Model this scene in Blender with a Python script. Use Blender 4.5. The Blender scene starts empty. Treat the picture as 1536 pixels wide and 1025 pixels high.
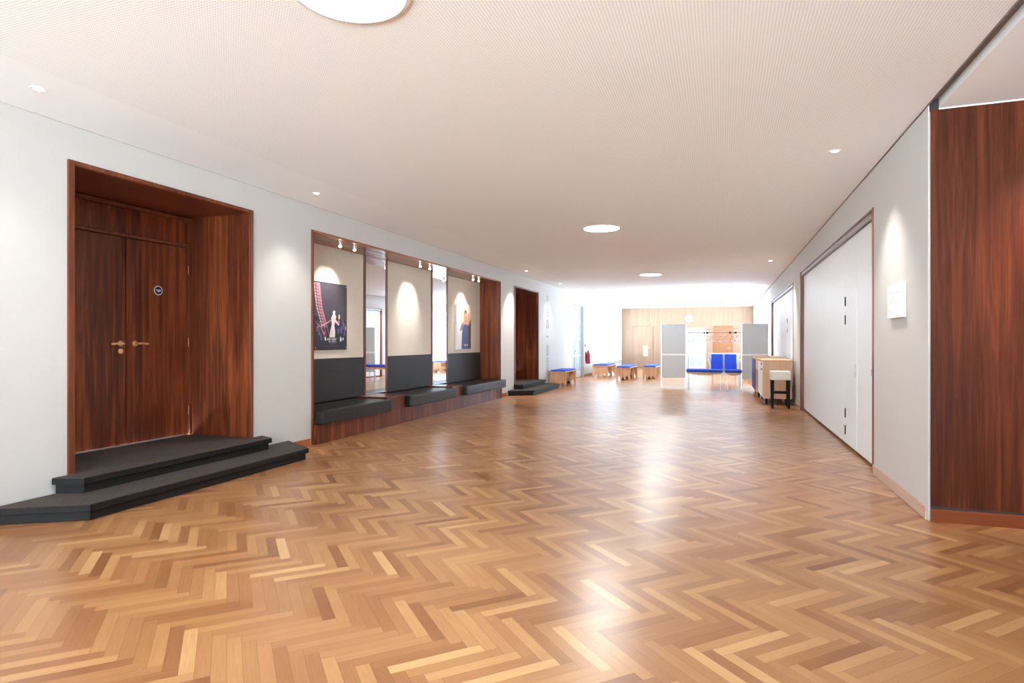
import bpy, bmesh, math, random
from mathutils import Vector, Matrix
random.seed(7)
C = bpy.context.scene.collection
PI = math.pi

# ------------------------------------------------------------------ helpers
class MB:
    """collects primitives (world coordinates) and links them as ONE mesh object"""
    def __init__(s): s.v=[]; s.f=[]; s.m=[]
    def add(s, vs, fs, m=0):
        o=len(s.v); s.v+=[tuple(p) for p in vs]
        for f in fs: s.f.append([i+o for i in f]); s.m.append(m)
        return s
    def box(s,x0,x1,y0,y1,z0,z1,m=0):
        vs=[(x,y,z) for z in (z0,z1) for y in (y0,y1) for x in (x0,x1)]
        return s.add(vs,[(0,2,3,1),(4,5,7,6),(0,1,5,4),(2,6,7,3),(0,4,6,2),(1,3,7,5)],m)
    def prism(s,pts,axis,a,b,m=0):
        n=len(pts)
        def P(p,t):
            return {'x':(t,p[0],p[1]),'y':(p[0],t,p[1]),'z':(p[0],p[1],t)}[axis]
        vs=[P(p,a) for p in pts]+[P(p,b) for p in pts]
        fs=[list(range(n)),list(range(2*n-1,n-1,-1))]
        fs+=[(i,i+n,(i+1)%n+n,(i+1)%n) for i in range(n)]
        return s.add(vs,fs,m)
    def lathe(s,prof,c,axis='z',n=32,m=0):
        """prof: (radius, height along axis)"""
        rows=[]; vs=[]
        for r,hh in prof:
            row=[]
            if r<1e-6:
                row=[len(vs)]*n; vs.append((0,0,hh))
            else:
                for k in range(n):
                    a=2*PI*k/n; row.append(len(vs)); vs.append((r*math.cos(a),r*math.sin(a),hh))
            rows.append(row)
        fs=[]
        for A,B in zip(rows,rows[1:]):
            for k in range(n):
                q=[]
                for i in (A[k],A[(k+1)%n],B[(k+1)%n],B[k]):
                    if i not in q: q.append(i)
                if len(q)>2: fs.append(q)
        for row in (rows[0],rows[-1]):
            if len(set(row))>2: fs.append(list(row))
        def T(p):
            x,y,z=p
            q={'z':(x,y,z),'x':(z,x,y),'y':(x,z,y)}[axis]
            return (q[0]+c[0],q[1]+c[1],q[2]+c[2])
        return s.add([T(p) for p in vs],fs,m)
    def cyl(s,c,r,axis,a,b,n=24,m=0): return s.lathe([(r,a),(r,b)],c,axis,n,m)
    def tube(s,pts,r,n=8,m=0,closed=False):
        pts=[Vector(p) for p in pts]; N=len(pts); vs=[]
        up=None
        for i,p in enumerate(pts):
            a=pts[(i-1)%N] if (closed or i>0) else p
            b=pts[(i+1)%N] if (closed or i<N-1) else p
            t=(b-a).normalized()
            if up is None:
                up=Vector((0,0,1)) if abs(t.z)<.9 else Vector((1,0,0))
            u=t.cross(up).normalized(); w=u.cross(t).normalized(); up=w
            for k in range(n):
                an=2*PI*k/n; vs.append(p+r*(math.cos(an)*u+math.sin(an)*w))
        fs=[]
        for i in range(N if closed else N-1):
            j=(i+1)%N
            for k in range(n): fs.append((i*n+k,i*n+(k+1)%n,j*n+(k+1)%n,j*n+k))
        if not closed: fs+= [list(range(n)),list(range((N-1)*n,N*n))]
        return s.add(vs,fs,m)
    def quad(s,a,b,c,d,m=0): return s.add([a,b,c,d],[(0,1,2,3)],m)
    def build(s,name,mats,parent=None,bevel=0,seg=2,smooth=False,kind=None):
        if not isinstance(mats,(list,tuple)): mats=[mats]
        off=Vector((0,0,0)); par=parent
        while par is not None: off+=par.location; par=par.parent
        me=bpy.data.meshes.new(name)
        me.from_pydata([tuple(Vector(p)-off) for p in s.v],[],s.f)
        for mt in mats: me.materials.append(mt)
        for p,mi in zip(me.polygons,s.m): p.material_index=mi
        bm=bmesh.new(); bm.from_mesh(me); bmesh.ops.recalc_face_normals(bm,faces=bm.faces); bm.to_mesh(me); bm.free()
        if smooth:
            for p in me.polygons: p.use_smooth=True
            me.set_sharp_from_angle(angle=math.radians(35))
        o=bpy.data.objects.new(name,me); C.objects.link(o)
        if parent is not None: o.parent=parent
        if bevel:
            md=o.modifiers.new('edge_round','BEVEL'); md.width=bevel; md.segments=seg
            md.limit_method='ANGLE'; md.angle_limit=math.radians(40)
        if kind: o['kind']=kind
        return o

def tag(o,label,cat,group=None):
    o['label']=label; o['category']=cat
    if group: o['group']=group
    return o
def thing(name,label,cat,loc,group=None):
    o=bpy.data.objects.new(name,None); o.empty_display_size=.1; C.objects.link(o); o.location=loc
    return tag(o,label,cat,group)
def setting(name,loc=(0,0,0)):
    o=bpy.data.objects.new(name,None); o.empty_display_size=.1; C.objects.link(o); o.location=loc
    o['kind']='structure'; return o
def dup(root,loc,label,rz=None):
    """copy of a thing with copies of its parts and sub-parts"""
    r=root.copy(); C.objects.link(r); r.location=loc; r['label']=label
    if rz is not None: r.rotation_euler=(0,0,rz)
    for ch in list(root.children):
        c=ch.copy(); C.objects.link(c); c.parent=r
        for g in list(ch.children):
            d=g.copy(); C.objects.link(d); d.parent=c
    return r
def srgb(r,g,b):
    f=lambda v:(v/255/12.92) if v/255<=.04045 else ((v/255+.055)/1.055)**2.4
    return (f(r),f(g),f(b),1)

# ------------------------------------------------------------------ materials
class NT:
    def __init__(s,name):
        s.mat=bpy.data.materials.new(name); s.mat.use_nodes=True
        s.t=s.mat.node_tree; s.n=s.t.nodes; s.n.clear()
        s.out=s.n.new('ShaderNodeOutputMaterial'); s.b=s.n.new('ShaderNodeBsdfPrincipled')
        s.l(s.b.outputs[0],s.out.inputs[0])
    def l(s,a,b): s.t.links.new(a,b)
    def math(s,op,a,b=None,c=None,clamp=False):
        m=s.n.new('ShaderNodeMath'); m.operation=op; m.use_clamp=clamp
        for i,v in enumerate((a,b,c)):
            if v is None: continue
            if isinstance(v,(int,float)): m.inputs[i].default_value=v
            else: s.l(v,m.inputs[i])
        return m.outputs[0]
    def coord(s,kind='Object'):
        return s.n.new('ShaderNodeTexCoord').outputs[kind]
    def xyz(s,v):
        x=s.n.new('ShaderNodeSeparateXYZ'); s.l(v,x.inputs[0]); return x.outputs
    def vec(s,x,y,z):
        c=s.n.new('ShaderNodeCombineXYZ')
        for i,v in enumerate((x,y,z)):
            if isinstance(v,(int,float)): c.inputs[i].default_value=v
            else: s.l(v,c.inputs[i])
        return c.outputs[0]
    def noise(s,v,scale,detail=4,rough=.55,dist=0):
        t=s.n.new('ShaderNodeTexNoise'); t.inputs['Scale'].default_value=scale
        t.inputs['Detail'].default_value=detail; t.inputs['Roughness'].default_value=rough
        t.inputs['Distortion'].default_value=dist; s.l(v,t.inputs['Vector']); return t.outputs['Fac']
    def ramp(s,fac,stops,interp='LINEAR'):
        r=s.n.new('ShaderNodeValToRGB'); r.color_ramp.interpolation=interp; e=r.color_ramp.elements
        while len(e)<len(stops): e.new(.5)
        for i,(p,c) in enumerate(stops): e[i].position=p; e[i].color=c
        s.l(fac,r.inputs[0]); return r.outputs[0]
    def mix(s,fac,a,b,mode='MIX'):
        m=s.n.new('ShaderNodeMix'); m.data_type='RGBA'; m.blend_type=mode
        for i,v in ((0,fac),(6,a),(7,b)):
            if isinstance(v,(int,float)): m.inputs[i].default_value=v
            elif isinstance(v,tuple): m.inputs[i].default_value=v
            else: s.l(v,m.inputs[i])
        return m.outputs[2]
    def bump(s,hh,strength=.2,dist=.01):
        b=s.n.new('ShaderNodeBump'); b.inputs['Strength'].default_value=strength; b.inputs['Distance'].default_value=dist
        s.l(hh,b.inputs['Height']); s.l(b.outputs[0],s.b.inputs['Normal'])
    def set(s,**k):
        for a,v in k.items():
            i=s.b.inputs[a.replace('_',' ')]
            if isinstance(v,(int,float,tuple)): i.default_value=v
            else: s.l(v,i)
        return s

def paint(name,col,rough=.6,var=.03,scale=3,metal=0,bump=0,spec=.5):
    n=NT(name); f=n.noise(n.coord(),scale,3)
    lo=tuple(c*(1-var) for c in col[:3])+(1,); hi=tuple(min(1,c*(1+var)) for c in col[:3])+(1,)
    n.set(Base_Color=n.ramp(f,[(.3,lo),(.7,hi)]),Roughness=rough,Metallic=metal)
    n.b.inputs['Specular IOR Level'].default_value=spec
    if bump: n.bump(n.noise(n.coord(),scale*60,2),bump,.002)
    return n.mat
def wood(name,dark,mid,light,along='z',sheet=.17,rough=.3,spec=.45,contrast=1.0,fine=60):
    n=NT(name); x,y,z=n.xyz(n.coord())
    if along=='z': a=n.math('ADD',x,y); L=z
    elif along=='y': a=n.math('ADD',x,z); L=y
    else: a=n.math('ADD',y,z); L=x
    a=n.math('ADD',a,50.03)
    p=n.math('PINGPONG',a,sheet)
    idn=n.math('FLOOR',n.math('DIVIDE',a,sheet*2))
    v1=n.vec(n.math('MULTIPLY',p,11),n.math('MULTIPLY',idn,3.7),n.math('MULTIPLY',L,.55))
    f1=n.noise(v1,1.6,5,.6,.6)
    v2=n.vec(n.math('MULTIPLY',a,fine),n.math('MULTIPLY',L,1.3),0.0)
    f2=n.noise(v2,1.5,4,.7)
    v3=n.vec(n.math('MULTIPLY',idn,5.1),n.math('MULTIPLY',p,5.0),n.math('MULTIPLY',L,.25))
    f3=n.noise(v3,1.0,1)
    f=n.math('ADD',n.math('ADD',n.math('MULTIPLY',f1,.5),n.math('MULTIPLY',f2,.27)),n.math('MULTIPLY',f3,.23))
    w=.16/contrast
    n.set(Base_Color=n.ramp(f,[(.5-w,dark),(.5,mid),(.5+w,light)]),Roughness=rough)
    n.b.inputs['Specular IOR Level'].default_value=spec
    n.bump(f2,.06,.002)
    return n.mat
def emit(name,col,strength):
    n=NT(name); n.n.remove(n.b); e=n.n.new('ShaderNodeEmission'); e.inputs[0].default_value=col; e.inputs[1].default_value=strength
    n.l(e.outputs[0],n.out.inputs[0]); return n.mat
def glass(name,tint=(1,1,1,1),refl=.5):
    n=NT(name); n.n.remove(n.b)
    t=n.n.new('ShaderNodeBsdfTransparent'); t.inputs[0].default_value=tint
    g=n.n.new('ShaderNodeBsdfGlossy'); g.inputs['Roughness'].default_value=.02
    fr=n.n.new('ShaderNodeFresnel'); fr.inputs[0].default_value=1.45
    m=n.n.new('ShaderNodeMixShader'); n.l(n.math('MULTIPLY',fr.outputs[0],refl),m.inputs[0])
    n.l(t.outputs[0],m.inputs[1]); n.l(g.outputs[0],m.inputs[2]); n.l(m.outputs[0],n.out.inputs[0]); return n.mat

M={}
M['wall']=paint('white_wall_paint',(.60,.578,.556,1),.7,.012,1.2)
M['panelwhite']=paint('white_door_laminate',(.86,.875,.885,1),.42,.008,1)
M['white']=paint('white_lacquer',(.82,.81,.79,1),.4,.01,4)
M['drk']=wood('dark_rosewood_veneer',srgb(44,17,10),srgb(100,46,26),srgb(148,76,42),'z',.15,.3,.35,1.25)
M['drk_y']=wood('dark_rosewood_lengthwise',srgb(58,24,15),srgb(104,50,30),srgb(140,74,45),'y',.15,.3,.4,1.0)
M['soffit']=wood('rosewood_soffit_painted_sheen',srgb(120,72,50),srgb(152,98,70),srgb(176,124,94),'y',.15,.25,.5,1.0)  # lighter than the other rosewood: reflected light put into the colour
M['wal']=wood('walnut_wall_veneer',srgb(44,18,10),srgb(74,33,18),srgb(102,50,28),'z',.27,.42,.12,1.1,95)
M['edge']=wood('rosewood_edge_strip',srgb(66,28,16),srgb(112,56,33),srgb(142,78,48),'z',.08,.35,.4)
M['base']=wood('oak_skirting',srgb(132,72,34),srgb(166,98,52),srgb(188,120,68),'y',.2,.35,.4,.8)
M['base_x']=wood('oak_skirting_crosswise',srgb(86,36,10),srgb(108,48,16),srgb(126,60,22),'x',.2,.35,.4,.8)
M['base_pale']=wood('pale_oak_skirting',srgb(176,138,116),srgb(196,162,142),srgb(208,178,160),'y',.2,.35,.4,.8)
M['ply']=wood('beech_plywood',srgb(190,140,100),srgb(214,166,126),srgb(228,186,148),'z',.2,.4,.4,.8)
M['backwood']=wood('pale_maple_panelling',srgb(140,108,86),srgb(158,125,102),srgb(170,140,116),'z',.45,.4,.4,.8)
M['backdoor']=wood('oak_door_veneer',srgb(132,80,48),srgb(150,96,62),srgb(166,112,76),'z',.3,.4,.4,.8)
M['leather']=paint('black_leather',(.016,.0145,.014,1),.36,.15,9,bump=.12,spec=.35)
M['leather_back']=paint('charcoal_leather_back',(.024,.022,.022,1),.5,.1,6,bump=.1,spec=.3)
M['carpet']=paint('dark_step_carpet',(.072,.057,.050,1),.85,.2,40,bump=.3,spec=.15)
M['nosing']=paint('black_step_nosing',(.011,.009,.008,1),.55,.1,10,spec=.25)
M['fabric']=paint('cream_wall_fabric',(.70,.63,.54,1),.9,.03,30,bump=.15)
M['brass']=paint('satin_brass',srgb(244,206,150),.35,.04,10,.75)
M['steel']=paint('brushed_steel',(.62,.62,.63,1),.3,.04,10,1)
M['alu']=paint('aluminium_track',(.42,.40,.40,1),.4,.04,10,.6)
M['greylac']=paint('pale_grey_lacquer',(.5,.51,.52,1),.45,.02,5)
M['black']=paint('black_metal',(.007,.006,.006,1),.6,.1,10,spec=.12)
M['shadowline']=paint('beige_joint_profile',(.5,.46,.42,1),.7,.03,10)
M['gap']=paint('dark_shadow_gap',(.03,.022,.018,1),.8,.1,10)
M['slot']=paint('brown_ceiling_profile',srgb(112,98,92),.5,.05,10)
M['blue']=paint('royal_blue_fabric',srgb(34,80,208),.7,.06,40)
M['navy']=paint('navy_fabric',srgb(22,40,128),.6,.06,40)
M['grey']=paint('grey_pinboard_felt',(.56,.55,.545,1),.85,.04,60)
M['red']=paint('extinguisher_red',srgb(200,20,40),.35,.03,10)
M['sand']=wood('sandy_laminate',srgb(190,146,112),srgb(204,162,128),srgb(214,174,142),'z',.3,.45,.4,.7)
M['stoolwhite']=paint('cream_upholstery',(.74,.68,.58,1),.7,.04,20)
M['text']=paint('grey_wall_lettering',(.26,.26,.26,1),.7,.03,10)
M['signgrey']=paint('light_grey_print',(.5,.5,.5,1),.7,.03,10)
M['rim']=paint('white_lamp_rim',(.85,.84,.82,1),.5,.01,5)
M['lamp']=emit('lamp_diffuser_glow',(.90,1.01,1.04,1),60)
M['spot']=emit('downlight_glow',(1,.88,.72,1),9)
M['bulb']=emit('spotlight_glow',(1,.86,.66,1),8)
M['glass']=glass('window_glass')
M['dimglass']=glass('daylight_dimming_glass',(.70,.725,.75,1))  # tint added only to dim daylight from the far windows
M['frost']=paint('frosted_blue_glass',(.42,.53,.62,1),.25,.02,3)
n=NT('silver_mirror'); n.set(Base_Color=n.ramp(n.noise(n.coord(),2),[(0,(.9,.92,.92,1)),(1,(.93,.94,.94,1))]),Metallic=1.0,Roughness=.02); M['mirror']=n.mat

# perforated acoustic ceiling
n=NT('perforated_ceiling_plaster'); x,y,z=n.xyz(n.coord())
P=.0185
fx=n.math('SUBTRACT',n.math('FRACT',n.math('DIVIDE',n.math('ADD',x,40),P)),.5)
fy=n.math('SUBTRACT',n.math('FRACT',n.math('DIVIDE',n.math('ADD',y,40),P)),.5)
d=n.math('SQRT',n.math('ADD',n.math('MULTIPLY',fx,fx),n.math('MULTIPLY',fy,fy)))
hole=n.math('LESS_THAN',d,.23)
n.set(Base_Color=n.mix(hole,(.97,.965,.955,1),(.70,.685,.665,1)),Roughness=.75); M['perf']=n.mat
M['ceil']=paint('white_ceiling_paint',(.95,.945,.935,1),.75,.01,1)

# herringbone parquet: uv = (metres along the plank, metres across), face attribute = plank tone
n=NT('herringbone_parquet')
at=n.n.new('ShaderNodeAttribute'); at.attribute_name='plank'; rnd=at.outputs['Fac']
ux,uy,uz=n.xyz(n.coord('UV'))
PL,PW=.42,.06
grain=n.noise(n.vec(n.math('MULTIPLY',ux,6),n.math('MULTIPLY',uy,150),n.math('MULTIPLY',rnd,37)),1.0,5,.65)
blot=n.noise(n.vec(n.math('MULTIPLY',ux,3),n.math('MULTIPLY',uy,9),n.math('MULTIPLY',rnd,71)),1.0,2)
tone=n.math('ADD',n.math('ADD',n.math('MULTIPLY',rnd,.50),n.math('MULTIPLY',grain,.26)),n.math('MULTIPLY',n.noise(n.coord(),1.1,2),.24))
col=n.ramp(tone,[(.14,srgb(116,70,40)),(.38,srgb(148,99,62)),(.62,srgb(174,127,84)),(.9,srgb(210,168,120))])
ev=n.math('MINIMUM',uy,n.math('SUBTRACT',PW,uy)); eu=n.math('MINIMUM',ux,n.math('SUBTRACT',PL,ux))
ed=n.math('MINIMUM',ev,eu)
gap=n.math('SUBTRACT',1.0,n.math('DIVIDE',ed,.0014,clamp=True),clamp=True)
col=n.mix(n.math('MULTIPLY',gap,.75),col,srgb(92,52,28))
big=n.noise(n.coord(),7,3)
n.set(Base_Color=col,Roughness=n.math('ADD',.278,n.math('MULTIPLY',big,.03)))
n.b.inputs['Specular IOR Level'].default_value=.5
n.bump(n.noise(n.coord(),9,2),.05,.004)
M['floor']=n.mat

# ------------------------------------------------------------------ room constants
L,R=-5.09,1.47          # side walls of the hall
YB,YF=32.15,-6.0        # far wall, wall behind the viewer
H=3.15
YA,XA=5.30,4.8          # alcove on the right: panelled end wall, outer wall
D1=(3.41,5.46,2.86); NI=(6.50,13.57,2.83); D2=(14.58,16.74,2.82); D3=(20.86,22.75,2.78)
WL=(25.3,31.6,.45,2.55); WR=(20.9,31.6,.10,2.85)
F1=(7.02,13.12,2.74); F2=(14.35,20.5,2.66)

# ------------------------------------------------------------------ floor
def clip(poly,ax,lim,sgn):
    out=[]
    for i in range(len(poly)):
        a,b=poly[i],poly[(i+1)%len(poly)]
        da,db=sgn*(a[ax]-lim),sgn*(b[ax]-lim)
        if da<=0: out.append(a)
        if (da<0<db) or (db<0<da):
            t=da/(da-db); out.append(tuple(a[k]+t*(b[k]-a[k]) for k in range(4)))
    return out
def floor():
    vs,fs,uv,at=[],[],[],[]
    n=7; W=PW; s2=math.sqrt(.5)
    rects=[(L-.3,R+.3,YF,YB),(R+.3,XA,YF,YA)]
    span=int(40/W)
    rg=random.Random(3)
    for i in range(-span,span):
        for j in range(-span,span):
            dd=(i-j)%(2*n)
            if dd==0: q=[(i,j),(i+n,j),(i+n,j+1),(i,j+1)]; along=0
            elif dd==2*n-1: q=[(i,j),(i+1,j),(i+1,j+n),(i,j+n)]; along=1
            else: continue
            cx,cy=(i+.5)*W,(j+.5)*W
            X=(cx+cy)*s2; Y=(cy-cx)*s2+14
            if X<L-1 or X>XA+1 or Y<YF-1 or Y>YB+1: continue
            r=min(1,max(0,rg.gauss(.5,.23)))
            for x0,x1,y0,y1 in rects:
                P=[]
                for a,b in q:
                    u,v=a*W,b*W
                    l,c=(u-i*W,v-j*W) if along==0 else (v-j*W,u-i*W)
                    P.append(((u+v)*s2,(v-u)*s2+14,l,c))
                for ax,lim,sg in ((0,x0,-1),(0,x1,1),(1,y0,-1),(1,y1,1)):
                    if P: P=clip(P,ax,lim,sg)
                if len(P)<3: continue
                o=len(vs); vs+=[(p[0],p[1],0) for p in P]; fs.append(list(range(o,o+len(P))))
                uv+=[(p[2],p[3]) for p in P]; at.append(r)
    me=bpy.data.meshes.new('floor'); me.from_pydata(vs,[],fs)
    ul=me.uv_layers.new(name='UVMap'); ul.data.foreach_set('uv',[c for p in uv for c in p])
    a=me.attributes.new('plank','FLOAT','FACE'); a.data.foreach_set('value',at)
    me.materials.append(M['floor'])
    bm=bmesh.new(); bm.from_mesh(me)
    for f in bm.faces:
        if f.normal.z<0: f.normal_flip()
    bm.to_mesh(me); bm.free()
    o=bpy.data.objects.new('floor',me); C.objects.link(o); o['kind']='structure'; return o
floor()

# ------------------------------------------------------------------ shell
def wall_y(name,x0,x1,y0,y1,holes,mat):
    """wall running along Y with openings (ya,yb,za,zb)"""
    b=MB(); y=y0
    for ya,yb,za,zb in holes:
        b.box(x0,x1,y,ya,0,H+.1)
        if za>0: b.box(x0,x1,ya,yb,0,za)
        b.box(x0,x1,ya,yb,zb,H+.1); y=yb
    b.box(x0,x1,y,y1,0,H+.1)
    return b.build(name,mat,kind='structure')
wall_y('wall_left',L-.22,L,YF,YB,[(D1[0],D1[1],0,D1[2]),(NI[0],NI[1],0,NI[2]),(D2[0],D2[1],0,D2[2]),(D3[0],D3[1],0,D3[2]),WL],M['wall'])
wall_y('wall_right',R,R+.22,YA,YB,[(F1[0],F1[1],0,F1[2]),(F2[0],F2[1],0,F2[2]),WR],M['wall'])
# far wall, pale wood with two door openings filled by doors
MB().box(L-.22,R+.22,YB,YB+.2,0,H+.1).build('wall_back',M['backwood'],kind='structure')
# panelled end wall of the right-hand alcove
w=MB().box(R+.0045,XA,YA-.008,YA+.04,.095,3.10)
w.build('wall_alcove',M['wal'],kind='structure')
MB().box(R+.22,XA+.2,YA+.045,YA+.2,0,H+.1).build('wall_alcove_backing',M['wall'],kind='structure')
MB().box(XA,XA+.2,YF,YA,0,H+.1).build('wall_alcove_side',M['wall'],kind='structure')
MB().box(R+.012,XA,YA-.018,YA+.02,0,.095).build('baseboard_alcove',M['base_x'],kind='structure',bevel=.004)
MB().box(R+.013,XA,YA-.010,YA+.004,.0955,.112).build('trim_1',M['gap'],kind='structure')
# the corner bead: white plaster nose and a steel strip
MB().box(R-.004,R+.004,YA-.010,YA+.05,0,H).build('trim_2',M['wall'],kind='structure',bevel=.005)
MB().box(R+.0042,R+.009,YA-.012,YA-.0085,.0,3.09).build('trim_3',M['alu'],kind='structure')
# skirtings
def skirt(name,x0,x1,segs,mat,hh=.09):
    b=MB()
    for a,c in segs: b.box(x0,x1,a,c,0,hh)
    b.build(name,mat,kind='structure',bevel=.004)
skirt('baseboard_left',L,L+.016,[(YF,2.84),(6.04,NI[0]-.03),(NI[1]+.03,13.98),(17.25,D3[0]),(D3[1],YB)],M['base'])
skirt('baseboard_right',R-.016,R,[(YA+.02,F1[0]-.02),(F1[1]+.02,F2[0]-.02),(F2[1]+.02,YB)],M['base_pale'],.095)
# ceiling: perforated field between plain margins, a slot above the right-hand wall, plain alcove ceiling
cs=setting('ceiling')
XP=-4.25
MB().box(XP,R-.005,YF,YB,H,H+.1).build('perforated_field',M['perf'],cs)
MB().box(L-.22,XP,YF,YB,H,H+.1).build('plain_margin',M['ceil'],cs)
MB().box(R+.065,XA+.2,YF,YA,3.11,H+.1).build('alcove_field',M['ceil'],cs)
MB().box(R-.005,R+.065,YF,YB,H+.03,H+.1).box(R-.006,R-.001,YF,YB,H-.014,H+.1).build('slot_profile',M['slot'],cs)
MB().box(L,L+.006,YF,YB,H-.006,H+.0).build('shadow_line',M['shadowline'],cs)
MB().box(R+.065,XA,YA-.010,YA,3.10,3.11).build('trim_4',M['rim'],kind='structure')
MB().box(R+.0045,R+.064,YA-.010,YA,3.1005,H+.03).build('slot_shade_cap',M['gap'],kind='structure')  # dark cap, shade of the slot end put into its colour

# windows; the one behind the viewer is added to light the hall
def window(name,axis,pos,a,b,z0,z1,nb,depth=.1,trans=None,pane='dimglass'):
    """axis 'y': window runs along y at x=pos ; 'x': along x at y=pos"""
    o=setting(name)
    def bx(m,s0,s1,t0,t1,zz0,zz1):
        if axis=='y': m.box(t0,t1,s0,s1,zz0,zz1)
        else: m.box(s0,s1,t0,t1,zz0,zz1)
    t0,t1=pos-depth/2,pos+depth/2
    f=MB(); fw=.06
    bx(f,a,b,t0,t1,z0,z0+fw); bx(f,a,b,t0,t1,z1-fw,z1); bx(f,a,a+fw,t0,t1,z0+fw,z1-fw); bx(f,b-fw,b,t0,t1,z0+fw,z1-fw)
    f.build('window_frame',M['white'],o,bevel=.005)
    for k in range(1,nb):
        c=a+(b-a)*k/nb; m=MB(); bx(m,c-.03,c+.03,t0,t1,z0+fw,z1-fw); m.build('mullion',M['white'],o,bevel=.004)
    if trans:
        m=MB(); bx(m,a+fw,b-fw,t0+.02,t1-.02,trans-.025,trans+.025); m.build('transom',M['white'],o)
    for k in range(nb):
        c0=a+(b-a)*k/nb+.03; c1=a+(b-a)*(k+1)/nb-.03
        m=MB(); bx(m,c0,c1,pos-.004,pos+.004,z0+fw,z1-fw); m.build('pane',M[pane],o)
    return o
window('window_1','y',L-.12,WL[0],WL[1],WL[2],WL[3],5)
window('window_2','y',R+.12,WR[0],WR[1],WR[2],WR[3],7,trans=2.2)
WB=(-4.9,2.4,.05,2.9)
MB().box(L-.22,WB[0],YF-.2,YF,0,H+.1).box(WB[1],XA+.2,YF-.2,YF,0,H+.1).box(WB[0],WB[1],YF-.2,YF,0,WB[2]).box(WB[0],WB[1],YF-.2,YF,WB[3],H+.1).build('wall_rear',M['wall'],kind='structure')
window('added_rear_window','x',YF-.1,WB[0],WB[1],WB[2],WB[3],5,pane='glass')  # unseen window, added as daylight source for the near hall and ceiling
MB().box(L-.02,L+.10,WL[0]-.05,WL[1]+.05,WL[2]-.04,WL[2]).build('trim_5',M['white'],kind='structure',bevel=.006)
MB().box(R-.10,R+.02,WR[0]-.05,WR[1]+.05,WR[2]-.04,WR[2]).build('trim_6',M['white'],kind='structure',bevel=.006)

# ------------------------------------------------------------------ left doors in deep wooden recesses
XD=-5.97
def recess_door(name,D,seam,badge,handles):
    y0,y1,zt=D; o=setting(name,(L,(y0+y1)/2,0)); t=.05
    MB().box(XD-.06,L+.012,y0,y0+t,.0,zt).box(XD-.06,L+.012,y1-t,y1,.0,zt).build('jamb_lining',M['drk'],o,bevel=.003)
    MB().box(XD-.06,L+.012,y0+t,y1-t,zt-t+.01,zt).build('soffit_lining',M['drk_y'],o,bevel=.003)
    e=.0125
    MB().box(L+.0122,L+.02,y0,y0+t,.0,zt).box(L+.0122,L+.02,y1-.04,y1,0,zt).box(L+.0122,L+.02,y0+t,y1-.04,zt-.036,zt).build('frame_edge',M['edge'],o,bevel=.002)
    a,b=y0+t,y1-t; hd=2.46
    MB().box(XD-.05,XD+.03,a,a+.03,.26,zt-t).box(XD-.05,XD+.03,b-.03,b,.26,zt-t).box(XD-.05,XD+.03,a+.03,b-.03,zt-.09,zt-t).box(XD-.05,XD+.03,a+.03,b-.03,hd+.004,hd+.034).build('door_frame',M['edge'],o,bevel=.003)
    MB().box(XD-.06,XD-.05,a,b,.2,zt).build('dark_rebate',M['gap'],o)
    MB().box(XD-.045,XD,a+.03,b-.03,hd+.042,zt-.09).build('transom_panel',M['drk'],o,bevel=.002)
    for s,(p,q) in enumerate(((a+.032,seam-.006),(seam+.006,b-.032))):
        lf=MB().box(XD-.045,XD,p,q,.266,hd-.004).build('door_leaf',M['drk'],o,bevel=.002)
        if s==1:
            for zz in (.55,1.35,2.2):
                MB().cyl((XD+.008,q+.008,0),.007,'z',zz-.05,zz+.05,10).build('hinge',M['brass'],lf,smooth=True)
        if handles:
            hy=seam-.06 if s==0 else seam+.105
            m=MB().lathe([(0,-.002),(.030,0),(.030,.006),(.024,.010),(.011,.012),(.011,.05),(.0,.055)],(XD,hy,1.335),'x',20)
            dr=-1 if s==0 else 1
            m.tube([(XD+.045,hy-dr*.01,1.335),(XD+.047,hy+dr*.05,1.337),(XD+.045,hy+dr*.09,1.334),(XD+.04,hy+dr*.125,1.332)],.0115,10)
            m.build('door_handle',M['brass'],lf,smooth=True)
            if s==0:
                k=MB().lathe([(0,0),(.027,0),(.027,.007),(.022,.01),(.009,.01),(.008,.004),(0,.004)],(XD,hy,1.255),'x',20)
                k.build('keyhole_plate',M['brass'],lf,smooth=True)
        if badge and s==1:
            by,bz=4.985,1.93
            m=MB().cyl((XD,by,bz),.054,'x',0,.004,40,0).cyl((XD,by,bz),.043,'x',0,.006,40,1)
            m.prism([(by-.034,bz+.008),(by+.036,bz+.008),(by+.026,bz-.002),(by+.014,bz-.016),(by-.012,bz-.016),(by-.022,bz-.002)],'x',XD+.006,XD+.0072,0)
            m.box(XD+.006,XD+.007,by-.034,by+.036,bz+.003,bz+.009,0)
            s_=m.build('round_badge',[M['badge_white'],M['badge_navy']],lf)
            s_['label']='round navy door badge with white ring and white mark'
    return o
M['badge_white']=paint('pale_badge_print',(.70,.66,.70,1),.4,.02,10)
M['badge_navy']=paint('navy_badge_print',srgb(22,24,62),.4,.02,10)
recess_door('door_1',D1,4.60,True,True)
recess_door('door_2',D2,15.75,False,True)

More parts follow.
